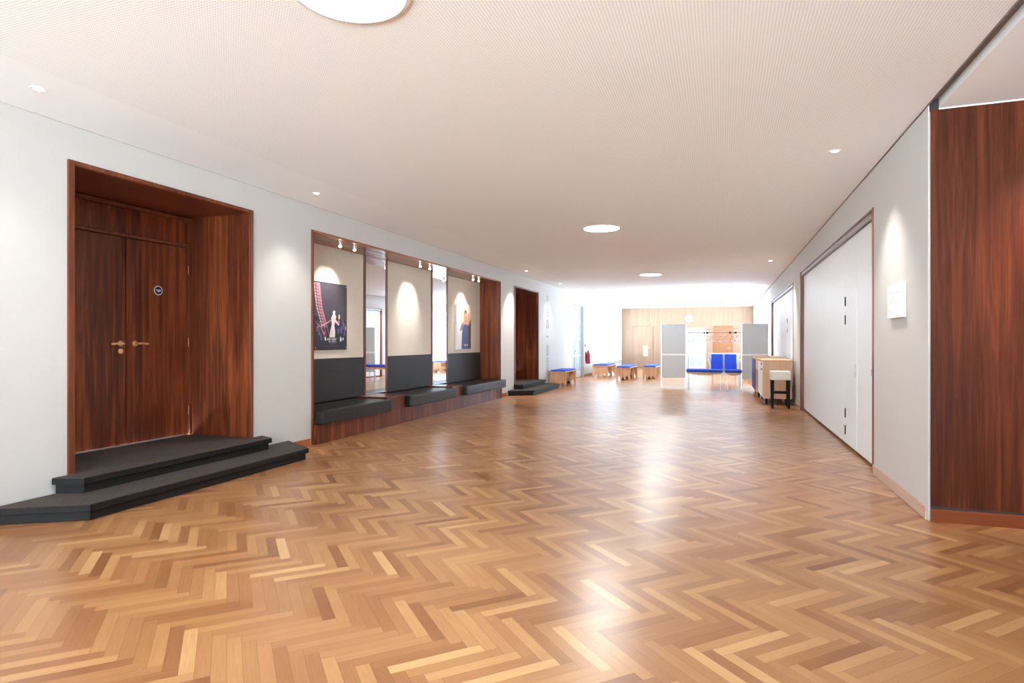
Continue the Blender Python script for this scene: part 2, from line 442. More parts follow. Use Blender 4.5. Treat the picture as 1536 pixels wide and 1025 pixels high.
def steps(label,y0,y1,loc):
    """two-step platform: y0,y1 = door recess; trapezoid plan with splayed ends"""
    o=thing('entrance_steps',label,'steps',loc,'steps at the recessed doors'); c=(y0+y1)/2
    def plat(nm,xf,hf,hw,zt,extra,zb):
        def poly(i): return [(L+.022,c-hw+i),(xf-i,c-hf+i*.7),(xf-i,c+hf-i*.7),(L+.022,c+hw-i)]
        m=MB().prism(poly(.03),'z',zb,zt-.055,1)
        m.prism(poly(0),'z',zt-.055,zt-.006,1)
        m.prism(poly(.002),'z',zt-.006,zt,0)
        if extra: m.box(XD+.035,L+.0225,y0+.052,y1-.052,0,zt,0)
        p=m.build(nm,[M['carpet'],M['nosing']],o,bevel=.004)
        return p
    plat('lower_step',-4.49,1.26,1.61,.13,False,0)
    plat('upper_step',-4.84,1.06,1.16,.26,True,.13)
    return o
steps('dark carpeted two-step platform at the double door with the round badge',D1[0],D1[1],(-4.8,(D1[0]+D1[1])/2,0))
steps('dark carpeted two-step platform at the farther dark wood doorway, beside the small plywood bench',D2[0],D2[1],(-4.8,(D2[0]+D2[1])/2,0))

# ------------------------------------------------------------------ seating niche
XN=-5.62
y0,y1,zt=NI
o=setting('trim_7',(L,(y0+y1)/2,0))
MB().box(XN-.05,L+.02,y0,y0+.035,0,zt).box(XN-.05,L+.02,y1-.035,y1,0,zt).build('niche_side_lining',M['drk'],o,bevel=.003)
MB().box(XN-.05,L+.02,y0+.035,y1-.035,zt-.03,zt).build('niche_soffit_lining',M['soffit'],o,bevel=.003)
MB().box(XN-.06,XN-.05,y0,y1,0,zt).build('niche_back',M['gap'],o)
posts=[(8.50,8.545),(9.185,9.225),(10.93,10.975),(11.645,11.685)]
for a,b in posts: MB().box(XN-.04,XN+.03,a,b,.3,zt-.03).build('niche_post',M['drk'],o,bevel=.003)
bays=[(y0+.035,8.50),(9.225,10.93),(11.685,y1-.035)]
mirs=[(8.545,9.185),(10.975,11.645)]
bn=thing('bench_plinth','long dark wood plinth carrying the niche seats along the left wall','bench base',(-5.3,(y0+y1)/2,0))
MB().box(XN-.04,-5.03,y0+.036,y1-.036,0,.258).build('plinth_body',M['drk'],bn,bevel=.003)
pl=['nearest','middle','farthest']
wh=['under the dark purple poster','under the blank cream panel between the two mirrors','under the portrait poster']
cushY=[(y0+.04,8.27),(8.86,10.69),(11.2,13.56)]
for k in range(3):
    a,b=bays[k]; ca,cb=cushY[k]
    tag(MB().box(XN+.03,-4.93,ca+.005,cb-.005,.26,.45).build('seat_cushion',M['leather'],bevel=.022,seg=3),'black leather seat cushion on the plinth '+wh[k],'cushion','niche seat cushions')
    tag(MB().box(XN-.035,XN+.025,a+.004,b-.004,.455,1.092).build('backrest_panel',M['leather_back'],bevel=.01,seg=2),'tall charcoal leather back panel '+wh[k],'backrest','niche back panels')
    tag(MB().box(XN-.035,XN+.012,a+.004,b-.004,1.10,zt-.032).build('fabric_panel',M['fabric'],bevel=.005),
        ['cream wall panel that the dark purple poster hangs on','blank cream wall panel between the two mirrors, nothing hung on it','cream wall panel that the portrait poster hangs on'][k],'wall panel','niche cream panels')
for k,(a,b) in enumerate(mirs):
    t=thing('wall_mirror',['tall narrow mirror beside the panel with the dark purple poster','tall narrow mirror beside the panel with the portrait poster'][k],'mirror',(XN,(a+b)/2,.5),'niche mirrors')
    MB().box(XN-.03,XN+.016,a+.002,b-.002,.49,zt-.034).build('mirror_glass',M['mirror'],t)
    MB().box(XN-.03,XN+.024,a+.002,b-.002,.475,.49).build('bottom_rail',M['steel'],t)
    ta,tb=(8.275,8.855) if k==0 else (10.695,11.195)
    t=thing('side_table',['low dark wood table block between the near and middle seat cushions','low dark wood table block between the middle and far seat cushions'][k],'side table',(-5.3,(ta+tb)/2,.26),'niche table blocks')
    # body spans to the mirror foot, top board glossy
    MB().box(-5.4,-5.03,ta+.004,tb-.004,.26,.452).build('table_body',M['drk'],t,bevel=.003)
    MB().box(XN+.04,-5.022,ta+.002,tb-.002,.452,.474).build('table_top',M['drk_y'],t,bevel=.003)

# posters -----------------------------------------------------------------
def PM(nm,r,g,b): return paint(nm,srgb(r,g,b),.55,.06,12)
pm=[PM('poster_slate',64,56,66),PM('poster_dark',34,30,44),PM('poster_pink',176,120,136),PM('poster_rose',122,82,98),PM('poster_pale',214,200,202),PM('poster_violet',88,80,120),PM('poster_white',225,220,225)]
XPp=XN+.016
t=thing('event_poster','dark purple poster with pink towers and a pale statue group, on the nearest cream panel','poster',(XPp,7.6,1.73))
pa,pb,pz0,pz1=7.20,8.01,1.235,2.245
MB().box(XPp,XPp+.012,pa,pb,pz0,pz1).build('poster_board',M['black'],t,bevel=.004)
Xs=XPp+.0122
m=MB(); W_,H_=pb-pa,pz1-pz0
def U(u,v): return (pa+.008+u*(W_-.016),pz0+.008+v*(H_-.016))
layer=[0]
def poly(pts,mi):
    layer[0]+=1; xx=Xs+layer[0]*.00004
    q=[U(*p) for p in pts]; m.add([(xx,p[0],p[1]) for p in q],[list(range(len(q)))],mi)
poly([(0,0),(1,0),(1,1),(0,1)],0)
poly([(0,0),(1,0),(1,.42),(.7,.47),(.4,.40),(0,.5)],1)
def strip(pts,w,mi):
    l=[(x-w*(1-.25*i/len(pts)),y) for i,(x,y) in enumerate(pts)]; r=[(x+w*(1-.25*i/len(pts)),y) for i,(x,y) in enumerate(pts)]
    for i in range(len(pts)-1): poly([l[i],r[i],r[i+1],l[i+1]],mi)
for dx,w,mi in ((.0,.035,3),(.055,.028,2),(.115,.03,2),(-.02,.012,4)):
    strip([(dx+.02,.99),(dx+.05,.82),(dx+.10,.62),(dx+.19,.45),(dx+.26,.33)],w,mi)
for i in range(14):
    v=.95-i*.045; poly([(0,v),(.14+.012*i,v-.02),(.14+.012*i,v-.028),(0,v-.008)],1)
for dx in (.05,.14,.22,.31): strip([(dx,.42),(dx+.09,.3),(dx+.14,.2)],.016,3)
strip([(.06,.33),(.22,.35),(.42,.42)],.02,4); strip([(.10,.38),(.2,.32),(.26,.24)],.014,2)
# pale statue group
poly([(.44,.18),(.62,.18),(.63,.27),(.60,.36),(.63,.44),(.66,.50),(.60,.56),(.55,.53),(.50,.48),(.52,.38),(.47,.28)],4)
poly([(.555,.19),(.60,.19),(.595,.34),(.57,.36)],6)
poly([(.56,.52),(.62,.54),(.63,.58),(.585,.60),(.55,.565)],6)
poly([(.62,.42),(.74,.36),(.76,.38),(.64,.46)],4); poly([(.38,.38),(.52,.44),(.52,.46),(.37,.41)],2)
for u,v,s_,mi in ((.75,.50,.035,4),(.74,.42,.03,2),(.87,.42,.04,5),(.9,.36,.05,5),(.82,.30,.05,5),(.96,.33,.03,2),(.72,.28,.04,5),(.14,.24,.04,5),(.2,.17,.035,5),(.32,.16,.03,4),(.8,.155,.03,4),(.88,.16,.02,6),(.08,.3,.03,3),(.92,.25,.03,5),(.29,.24,.025,2)):
    poly([(u+s_*math.cos(a)*(.7+.5*random.random()),v+s_*1.3*math.sin(a)*(.7+.5*random.random())) for a in [k*PI/4 for k in range(8)]],mi)
# lettering rows
def letters(u0,u1,v,hh,mi,n_):
    w=(u1-u0)/n_
    for k in range(n_):
        a=u0+k*w; kd=(k*7+3)%4
        poly([(a,v),(a+w*.2,v),(a+w*.2,v+hh),(a,v+hh)],mi)
        if kd!=0: poly([(a,v+hh*.8),(a+w*.75,v+hh*.8),(a+w*.75,v+hh),(a,v+hh)],mi)
        if kd!=1: poly([(a+w*.55,v),(a+w*.75,v),(a+w*.75,v+hh*.9),(a+w*.55,v+hh*.9)],mi)
        if kd>1: poly([(a,v),(a+w*.7,v),(a+w*.7,v+hh*.2),(a,v+hh*.2)],mi)
letters(.38,.68,.135,.032,6,7); letters(.42,.66,.105,.018,4,8); letters(.44,.62,.075,.016,3,8); letters(.3,.75,.04,.008,3,20)
m.build('poster_print',pm,t)
for u,v in ((.03,.025),(.97,.025),(.03,.975),(.97,.975)):
    q=U(u,v); MB().cyl((Xs+.001,q[0],q[1]),.009,'x',0,.006,14).build('fixing_screw',M['steel'],t,smooth=True)

t=thing('portrait_poster','canvas poster of a person in blue raising a hand, on the far cream panel','poster',(XN,12.4,1.7))
pa,pb,pz0,pz1=12.08,12.87,1.185,2.205; XPp=XN+.014
MB().box(XPp,XPp+.045,pa,pb,pz0,pz1).build('canvas_frame',M['white'],t,bevel=.003)
Xs=XPp+.0455; W_,H_=pb-pa,pz1-pz0; m=MB(); layer[0]=0
pm2=[PM('portrait_backdrop',206,178,166),PM('portrait_warm',222,196,170),PM('portrait_skin',196,140,112),PM('portrait_hair',104,70,62),PM('portrait_blue',70,80,122),PM('portrait_plum',84,48,56),PM('portrait_white',222,220,228),PM('portrait_grey',120,118,132)]
poly([(0,0),(1,0),(1,1),(0,1)],0)
poly([(0,.55),(1,.75),(1,1),(0,1)],1); poly([(0,0),(.3,0),(.35,.5),(.2,.75),(0,.8)],6)
poly([(.72,0),(1,0),(1,.66),(.86,.7),(.72,.55)],5)
poly([(.3,0),(.8,0),(.8,.4),(.72,.56),(.56,.58),(.4,.5),(.33,.3)],4)
poly([(.18,.4),(.42,.44),(.48,.6),(.3,.56)],7)
poly([(.46,.6),(.62,.56),(.72,.62),(.72,.78),(.64,.86),(.53,.84),(.47,.74)],2)
poly([(.47,.76),(.5,.86),(.6,.9),(.7,.86),(.74,.76),(.68,.82),(.57,.83)],3)
poly([(.5,.7),(.56,.71),(.56,.725),(.5,.715)],3); poly([(.6,.715),(.67,.72),(.67,.735),(.6,.73)],3); poly([(.55,.63),(.64,.635),(.64,.65),(.55,.645)],5)
for k in range(5): poly([(.74+.05*k,.70),(.78+.05*k,.70),(.80+.045*k,.84-.02*abs(k-2)),(.77+.045*k,.85-.02*abs(k-2))],2)
poly([(.72,.55),(.8,.52),(.98,.7),(.74,.74)],2)
letters(.5,.78,.07,.04,6,5)
m.build('canvas_print',pm2,t)

# niche spotlights
def spot_light(name,parent,loc,energy,size,blend,col,rot=(0,0,0),rad=.03):
    ld=bpy.data.lights.new(name,'SPOT'); ld.energy=energy; ld.spot_size=math.radians(size); ld.spot_blend=blend; ld.color=col; ld.shadow_soft_size=rad
    lo=bpy.data.objects.new(name,ld); C.objects.link(lo); lo.parent=parent
    lo.location=Vector(loc)-parent.location; lo.rotation_euler=rot; return lo
SY=[7.34,7.70,9.78,10.16,12.24,12.56]
SL=['left spotlight over the dark purple poster','right spotlight over the dark purple poster','left spotlight over the blank cream panel','right spotlight over the blank cream panel','left spotlight over the portrait poster','right spotlight over the portrait poster']
WARM=(1,.95,.88)
for ks,(yy,lb) in enumerate(zip(SY,SL)):
    x=-5.24; z=zt-.03
    t=thing('niche_spotlight','small round '+lb+' in the niche soffit','spotlight',(x,yy,z),'niche spotlights')
    MB().lathe([(0,0),(.034,0),(.034,-.012),(.026,-.014),(.026,-.05),(.022,-.05),(.020,-.02),(0,-.02)],(x,yy,z),'z',20).build('lamp_housing',M['steel'],t,smooth=True)
    MB().lathe([(0,-.024),(.018,-.026),(.024,-.052),(.018,-.07),(0,-.076)],(x,yy,z),'z',16).build('lamp_bulb',M['bulb'],t,smooth=True)
    spot_light('lamp_beam',t,(x,yy,z-.09),34,72,1.0,WARM,(math.radians(13 if ks%2==0 else -13),math.radians(24),0))

# ------------------------------------------------------------------ ceiling lamps and downlights
pos=['nearest large round ceiling lamp, cut by the top edge of the photo','second large round ceiling lamp from the front','third large round ceiling lamp from the front','farthest large round ceiling lamp, near the far wall']
lamp0=None
for yy,lb in zip((2.6,9.35,16.2,23.2),pos):
    if lamp0 is None:
        lamp0=thing('ceiling_lamp',lb,'ceiling lamp',(-1.8,yy,H),'large round ceiling lamps')
        MB().lathe([(.27,0),(.31,0),(.31,-.008),(.285,-.012),(.272,-.004)],(-1.8,yy,H),'z',56).build('lamp_rim',M['rim'],lamp0,smooth=True)
        MB().lathe([(.272,-.001),(.272,-.008),(.24,-.014),(.15,-.018),(0,-.02)],(-1.8,yy,H),'z',56).build('lamp_diffuser',M['lamp'],lamp0,smooth=True)
    else: dup(lamp0,(-1.8,yy,H),lb)
dl=[(-4.58,2.87,'recessed downlight above the wall left of the badge door'),(-4.62,6.0,'recessed downlight between the badge door and the seating niche'),
    (-4.66,14.3,'recessed downlight above the farther dark wood doorway'),(-4.70,17.75,'recessed downlight above the grey vertical wall lettering'),(-4.70,21.1,'recessed downlight above the white glazed door'),
    (1.0,6.3,'recessed downlight above the white wall sign on the right'),(1.0,14.3,'recessed downlight above the cream bar stool'),(1.0,20.3,'recessed downlight above the far end of the farther folding partition')]
d0=None
for x,yy,lb in dl:
    if d0 is None:
        d0=thing('ceiling_downlight',lb,'downlight',(x,yy,H),'recessed downlights'); t=d0
        MB().lathe([(.034,0),(.052,0),(.05,-.006),(.036,-.004)],(x,yy,H),'z',24).build('downlight_rim',M['rim'],t,smooth=True)
        MB().lathe([(.035,-.001),(.03,-.006),(0,-.008)],(x,yy,H),'z',24).build('downlight_lens',M['spot'],t,smooth=True)
    else: t=dup(d0,(x,yy,H),lb)
for t in [q for q in list(C.objects) if q.name.startswith('ceiling_downlight')]:
    spot_light('lamp_beam',t,tuple(t.location-Vector((0,0,.02))),(18 if t.location.y<3 else 45 if (t.location.y<7 or 17<t.location.y<18) and t.location.x<0 else 75 if t.location.y<7 else 150),84,.75,WARM,(0,0,0))
# wall washer of the alcove, just outside the frame
t=thing('alcove_downlight','downlight washing the walnut panelling on the right','downlight',(2.35,4.45,3.11))
MB().lathe([(.034,0),(.052,0),(.05,-.006),(.036,-.004)],(2.35,4.45,3.11),'z',24).build('downlight_rim',M['rim'],t,smooth=True)
MB().lathe([(.035,-.001),(.03,-.006),(0,-.008)],(2.35,4.45,3.11),'z',24).build('downlight_lens',M['spot'],t,smooth=True)
spot_light('lamp_beam',t,(2.35,4.45,3.09),150,62,.9,(1,.80,.58),(math.radians(34),0,0))

# ------------------------------------------------------------------ right-hand folding partitions
def fold(name,F,detail):
    a,b,zt=F; o=setting(name,(R,(a+b)/2,0)); X=1.52
    MB().box(R-.012,X+.1,a,a+.035,0,zt).box(R-.012,X+.1,b-.06,b,0,zt).box(R-.004,X+.1,a+.035,b-.06,zt-.02,zt).build('partition_frame',M['edge'],o,bevel=.003)
    MB().box(R+.012,X+.1,a+.035,b-.06,zt-.045,zt-.02).box(R+.002,X+.1,a+.035,b-.06,zt-.075,zt-.05).build('head_track',M['alu'],o)
    MB().box(X+.05,X+.12,a+.03,b-.06,0,zt-.07).build('dark_backing',M['gap'],o)
    e=[a+.045,8.06-7.02+a,8.83-7.02+a,10.0-7.02+a,11.33-7.02+a,b-.065]
    for k in range(5):
        p,q=e[k]+.002,e[k+1]-.002
        pn=MB().box(X,X+.05,p,q,.035,zt-.085).build('partition_panel',M['panelwhite'],o,bevel=.003)
        if k==1:
            pd=MB().box(X-.006,X+.001,p+.03,q-.06,.07,2.04).build('pass_door',M['panelwhite'],pn,bevel=.002)
            for zz in (1.88,1.64,.43,.21):
                MB().box(X-.016,X-.005,q-.075,q-.05,zz-.06,zz+.06).build('hinge',M['black'],pn,bevel=.003)
            MB().box(X-.012,X-.006,p+.06,p+.115,.93,1.0).box(X-.012,X-.006,p+.06,p+.115,1.02,1.08).build('flush_handle',M['steel'],pn,bevel=.003)
        if k==0:
            MB().cyl((X-.008,p+.25,1.0),.018,'x',0,.009,16).box(X-.012,X,p+.235,p+.265,.985,1.06).build('panel_lock',M['alu'],pn,bevel=.002)
    return o
fold('door_4',F1,True); fold('door_5',F2,True)

# wall sign on the right
t=thing('wall_sign','white framed notice plate on the right wall between the partition and the corner','sign',(R,6.1,1.71))
MB().box(R-.03,R,5.87,6.36,1.565,1.86).build('sign_frame',M['white'],t,bevel=.004)
m=MB().box(R-.032,R-.03,5.90,6.33,1.59,1.83,0)
m.box(R-.0325,R-.0319,5.92,6.31,1.785,1.79,1)
for k,(w,zz) in enumerate(((.3,1.74),(.26,1.72),(.33,1.70))): m.box(R-.0325,R-.0319,6.30-w,6.30,zz,zz+.004,1)
m.box(R-.0325,R-.0319,6.2,6.31,1.635,1.641,1); m.box(R-.0325,R-.0319,6.2,6.31,1.618,1.622,1)
m.build('sign_print',[M['white'],M['signgrey']],t)

# ------------------------------------------------------------------ left wall beyond the second door
def strokes():
    ya,yb=17.60,17.83
    t=thing('wall_lettering','grey vertical lettering on the left wall right of the farther dark doorway','lettering',(L,17.7,.42))
    segs=[(2.50,2.80,5),(2.13,2.43,5),(1.78,2.06,5),(1.50,1.57,1),(.94,1.27,5),(.42,.90,7)]
    for z0,z1,k in segs:
        w=(z1-z0)/k; m=MB()
        for i in range(k):
            a=z0+i*w; b=a+w*.74; s=w*.2; kd=(i*5+int(z0*10))%4; x=L+.004
            m.box(L,x,ya,yb,a,a+s)
            if kd in (0,1): m.box(L,x,ya,yb,b-s,b)
            if kd in (0,2): m.box(L,x,yb-.035,yb,a+s,b-s if kd==0 else b)
            if kd in (1,): m.box(L,x,(ya+yb)/2-.018,(ya+yb)/2+.018,a+s,b-s)
            if kd in (2,3): m.box(L,x,ya,ya+.035,a+s,b)
            if kd==3: m.box(L,x,yb-.035,yb,a+s,b); m.box(L,x,(ya+yb)/2-.018,(ya+yb)/2+.018,a+s,b*.5+a*.5+.01)
        m.build('word',M['text'],t)
strokes()

o=setting('door_3',(L,21.8,0)); a,b,zt=D3; XG=L-.10
MB().box(L-.22,L+.01,a,a+.05,0,zt).box(L-.22,L+.01,a+.05,b-.07,zt-.05,zt).build('door_frame',M['white'],o,bevel=.003)
MB().box(L-.22,L+.03,b-.07,b,0,zt).build('grey_jamb',M['alu'],o,bevel=.003)
lf=MB()
for p,q in ((a+.055,a+.17),(21.70,21.86),(b-.18,b-.075)): lf.box(XG-.03,XG+.02,p,q,.02,zt-.06)
for z0,z1 in ((.02,.25),(.80,.88),(1.44,1.50),(2.06,2.14),(zt-.16,zt-.06)):
    lf.box(XG-.028,XG+.018,a+.17,21.70,z0,z1); lf.box(XG-.028,XG+.018,21.86,b-.18,z0,z1)
lf=lf.build('door_leaf',M['greylac'],o,bevel=.003)
for p,q in ((a+.17,21.70),(21.86,b-.18)):
    MB().box(XG-.01,XG-.002,p,q,.25,.80).box(XG-.01,XG-.002,p,q,.88,1.44).box(XG-.01,XG-.002,p,q,1.5,2.06).box(XG-.01,XG-.002,p,q,2.14,zt-.16).build('pane',M['frost'],lf)
MB().lathe([(0,0),(.03,0),(.03,.01),(.012,.012),(.012,.05),(0,.055)],(XG+.02,21.75,1.02),'x',16).tube([(XG+.065,21.75,1.02),(XG+.065,21.62,1.02)],.011).build('door_handle',M['alu'],lf,smooth=True)
m=MB().box(XG+.02,XG+.03,21.18,21.62,2.14,2.48,0)
yc=21.40
m.cyl((XG+.030,yc,2.42),.026,'x',0,.002,16,1).prism([(yc-.05,2.38),(yc+.05,2.38),(yc+.05,2.28),(yc+.025,2.28),(yc+.025,2.17),(yc-.025,2.17),(yc-.025,2.28),(yc-.05,2.28)],'x',XG+.030,XG+.032,1)
s_=m.build('door_sign',[M['white'],M['black']],lf); s_['label']='white sign with a black standing figure'
MB().box(L-.26,L-.22,a-.05,b+.05,0,zt+.05).build('room_beyond',M['wall'],o)

# fire extinguisher
x,yy=L+.10,23.15
t=thing('fire_extinguisher','red fire extinguisher hung on the left wall beside the glazed door','fire extinguisher',(x,yy,.5))
MB().lathe([(0,.50),(.07,.50),(.085,.53),(.085,.86),(.07,.91),(.03,.945),(.026,.96),(0,.96)],(x,yy,0),'z',24).build('cylinder_body',M['red'],t,smooth=True)
MB().cyl((x,yy,0),.03,'z',.955,1.0,16).tube([(x,yy,.99),(x+.01,yy+.05,1.03),(x+.01,yy+.12,1.05)],.012).tube([(x,yy,.985),(x+.01,yy+.06,1.0),(x+.01,yy+.12,.995)],.009).build('valve_handle',M['black'],t,smooth=True)
MB().tube([(x,yy-.02,.98),(x+.05,yy-.10,.95),(x+.06,yy-.12,.8),(x+.06,yy-.11,.62)],.011).build('hose',M['black'],t,smooth=True)
MB().box(L,x-.07,yy-.03,yy+.03,.6,.98).cyl((x,yy,0),.088,'z',.80,.82,24).build('wall_bracket',M['black'],t)
t=thing('wall_bell','small grey alarm box on the left wall above the fire extinguisher','alarm box',(L,22.98,1.18))
MB().box(L,L+.05,22.94,23.02,1.16,1.28).build('box_body',M['alu'],t,bevel=.006)
MB().cyl((L+.05,22.98,1.22),.02,'x',0,.012,14).build('push_button',M['red'],t,smooth=True)

# ------------------------------------------------------------------ plywood benches
def bench(loc,length,w,label,h_=.45):
    x,y,_=loc; t=thing('plywood_bench',label,'bench',loc,'plywood benches with blue cushions'); hw=w/2
    pr=[(-hw,0),(-hw+.05,0),(-hw*.5-.02,.17),(-hw*.5+.07,.0),(-.05*0-.06,0),(.0,.12),(.06,0),(hw*.5-.07,0),(hw*.5+.02,.17),(hw-.05,0),(hw,0),(hw,h_-.03),(-hw,h_-.03)]
    for yy in (y-length/2+.05,y+length/2-.05):
        MB().prism([(x+p[0],p[1]) for p in pr],'y',yy-.015,yy+.015).build('end_panel',M['ply'],t,bevel=.002)
    if length>1.6:
        MB().prism([(x+p[0],p[1]) for p in pr],'y',y-.015,y+.015).build('middle_panel',M['ply'],t,bevel=.002)
    MB().box(x-hw,x+hw,y-length/2,y+length/2,h_-.03,h_).build('seat_board',M['ply'],t,bevel=.003)
    MB().box(x-.02,x+.02,y-length/2+.065,y+length/2-.065,.2,h_-.031).build('centre_rail',M['ply'],t)
    MB().box(x-hw+.02,x+hw-.02,y-length/2+.02,y+length/2-.02,h_,h_+.045).build('seat_pad',M['blue'],t,bevel=.012,seg=3)
    return t
bench((-4.75,18.37,0),1.45,.50,'short plywood bench with a blue pad just beyond the farther dark doorway steps')
bench((-4.42,23.6,0),1.9,.60,'plywood bench with blue pad below the fire extinguisher, by the left windows')
bench((-3.32,22.2,0),2.0,.50,'middle of the three far-left plywood benches with blue pads')
bench((-2.5,23.05,0),2.0,.48,'plywood bench with blue pad just left of the left grey screen')
for k,yy in enumerate((22.6,25.2)):
    bench((.98,yy,0),2.0,.46,['plywood bench by the right windows, its blue pad seen in the far mirror','plywood bench farthest along the right windows, largely hidden behind the right grey screen'][k])

# ------------------------------------------------------------------ pinboard screens
def screen(x,y,label):
    t=thing('display_screen',label,'screen',(x,y,0),'grey pinboard screens'); hw=.36
    for s in (-1,1):
        MB().box(x+s*hw-.015,x+s*hw+.015,y-.02,y+.02,.03,1.89).build('post',M['steel'],t,bevel=.003)
        MB().box(x+s*hw-.02,x+s*hw+.02,y-.25,y+.25,0,.03).build('foot',M['steel'],t,bevel=.004)
    MB().box(x-hw+.016,x+hw-.016,y-.015,y+.015,1.01,1.87).build('upper_board',M['grey'],t,bevel=.002)
    MB().box(x-hw+.016,x+hw-.016,y-.015,y+.015,.28,.95).build('lower_board',M['grey'],t,bevel=.002)
    for z0,z1 in ((.952,1.008),(1.871,1.89)): MB().box(x-hw+.016,x+hw-.016,y-.02,y+.02,z0,z1).build('cross_rail',M['white'],t,bevel=.003)
    return t
screen(-1.38,18.5,'grey two-panel pinboard screen on the left of the coat rack')
screen(.885,18.5,'grey two-panel pinboard screen on the right, behind the mobile counters')

# ------------------------------------------------------------------ coat rack with hangers
rx0,rx1,ry=-1.0,.56,19.25
t=thing('coat_rack','long metal coat rack with a shelf standing between the two grey screens','coat rack',((rx0+rx1)/2,ry,0))
for x in (rx0,rx1):
    MB().tube([(x,ry,.03),(x,ry,1.74)],.016).build('upright',M['steel'],t,smooth=True)
    MB().box(x-.02,x+.02,ry-.26,ry+.26,0,.03).build('foot',M['steel'],t,bevel=.004)
MB().tube([(rx0,ry,1.64),(rx1,ry,1.64)],.013).build('hanging_rail',M['steel'],t,smooth=True)
MB().tube([(rx0,ry-.1,1.75),(rx1,ry-.1,1.75)],.009).tube([(rx0,ry,1.75),(rx1,ry,1.75)],.009).tube([(rx0,ry+.1,1.75),(rx1,ry+.1,1.75)],.009).build('hat_shelf',M['white'],t,smooth=True)
for x in (-.52,-.44,.22,.38):
    MB().lathe([(0,-.03),(.02,-.025),(.032,0),(.02,.025),(0,.03)],(x,ry-.03,1.635),'y',14).build('rail_knob',M['black'],t,smooth=True)
hl=['leftmost white coat hanger on the rack, next to the left screen','second coat hanger from the left on the rack','third coat hanger from the left on the rack','fourth coat hanger from the left, just right of the two black knobs','fifth coat hanger from the left on the rack','sixth coat hanger from the left, slanted in front of the brown door','seventh coat hanger from the left, in front of the brown door','second coat hanger from the right on the rack','rightmost coat hanger on the rack, next to the right screen']
hang0=None
for k,(x,ang) in enumerate(zip((-.90,-.76,-.62,-.38,-.30,-.06,.10,.30,.44),(62,58,64,55,66,70,60,63,58))):
    if hang0 is None:
        hang0=thing('coat_hanger',hl[0],'coat hanger',(x,ry,1.64),'white coat hangers on the rack')
        z=1.64
        MB().tube([(x-.2,ry,z-.26),(x+.2,ry,z-.26),(x+.03,ry,z-.09),(x,ry,z-.075),(x-.03,ry,z-.09)],.014,8,0,True).build('hanger_bow',M['white'],hang0,smooth=True)
        MB().tube([(x,ry,z-.075),(x,ry,z-.03),(x+.018,ry,z-.01),(x+.016,ry,z+.012),(x,ry,z+.02),(x-.017,ry,z+.012)],.0035).build('hanger_hook',M['steel'],hang0,smooth=True)
        hang0.rotation_euler=(0,0,math.radians(ang))
    else: dup(hang0,(x,ry,1.64),hl[k],math.radians(ang))

# ------------------------------------------------------------------ blue-topped metal benches and settee
def legbench(x0,x1,y,label):
    t=thing('metal_leg_bench',label,'bench',((x0+x1)/2,y,0),'blue-topped benches before the coat rack'); d=.2
    MB().box(x0,x1,y-d,y+d,.545,.60).build('seat_pad',M['blue'],t,bevel=.014,seg=3)
    MB().box(x0+.01,x1-.01,y-d+.01,y+d-.01,.52,.545).build('seat_board',M['navy'],t)
    # bowed apron under the seat
    n_=12; top=[(x0+.02+(x1-x0-.04)*k/n_,.52) for k in range(n_+1)]
    bot=[(p[0],.52-.035-.05*math.sin(PI*k/n_)) for k,p in enumerate(top)]
    MB().prism(top+bot[::-1],'y',y-d+.03,y-d+.05).build('apron',M['ply'],t)
    for sx in (x0+.05,x1-.05):
        for sy in (y-d+.07,y+d-.05): MB().cyl((sx,sy,0),.013,'z',0,.525,10).build('leg',M['steel'],t,smooth=True)
    return t
legbench(-.95,.0,17.4,'longer blue-topped metal-legged bench beside the left grey screen')
legbench(.08,.50,17.4,'shorter blue-topped metal-legged bench beside the right grey screen')
x0,x1,y=-.36,.45,20.35
t=thing('white_settee','white flared-side two-seat settee with two bright blue back cushions behind the metal-legged benches','settee',(.05,y+.3,0))
m=MB(); m.prism([(x0,.36),(x1,.36),(x1+.02,.7),(x1+.10,.99),(x0-.10,.99),(x0-.02,.7)],'y',y+.5,y+.56); m.build('back_frame',M['white'],t,bevel=.01)
MB().box(x0,x1,y,y+.5,.30,.36).build('seat_frame',M['white'],t,bevel=.006)
for s,xa in ((-1,x0),(1,x1)):
    MB().prism([(xa-.02,.36),(xa+.02,.36),(xa+s*.02+.02,.62),(xa+s*.08+.02,.80),(xa+s*.08-.02,.80),(xa+s*.02-.02,.62)],'y',y+.02,y+.5).build('arm',M['white'],t,bevel=.008)
    MB().box(xa-s*.05-.02,xa-s*.05+.02,y+.02,y+.06,0,.30).build('leg',M['white'],t); MB().box(xa-s*.05-.02,xa-s*.05+.02,y+.5,y+.54,0,.36).build('leg',M['white'],t)
for a,b in ((x0+.02,.015),(.075,x1-.02)):
    MB().box(a,b,y+.40,y+.498,.46,.955).build('back_cushion',M['blue'],t,bevel=.02,seg=3)
    MB().box(a,b,y,y+.398,.361,.46).build('seat_cushion',M['blue'],t,bevel=.02,seg=3)

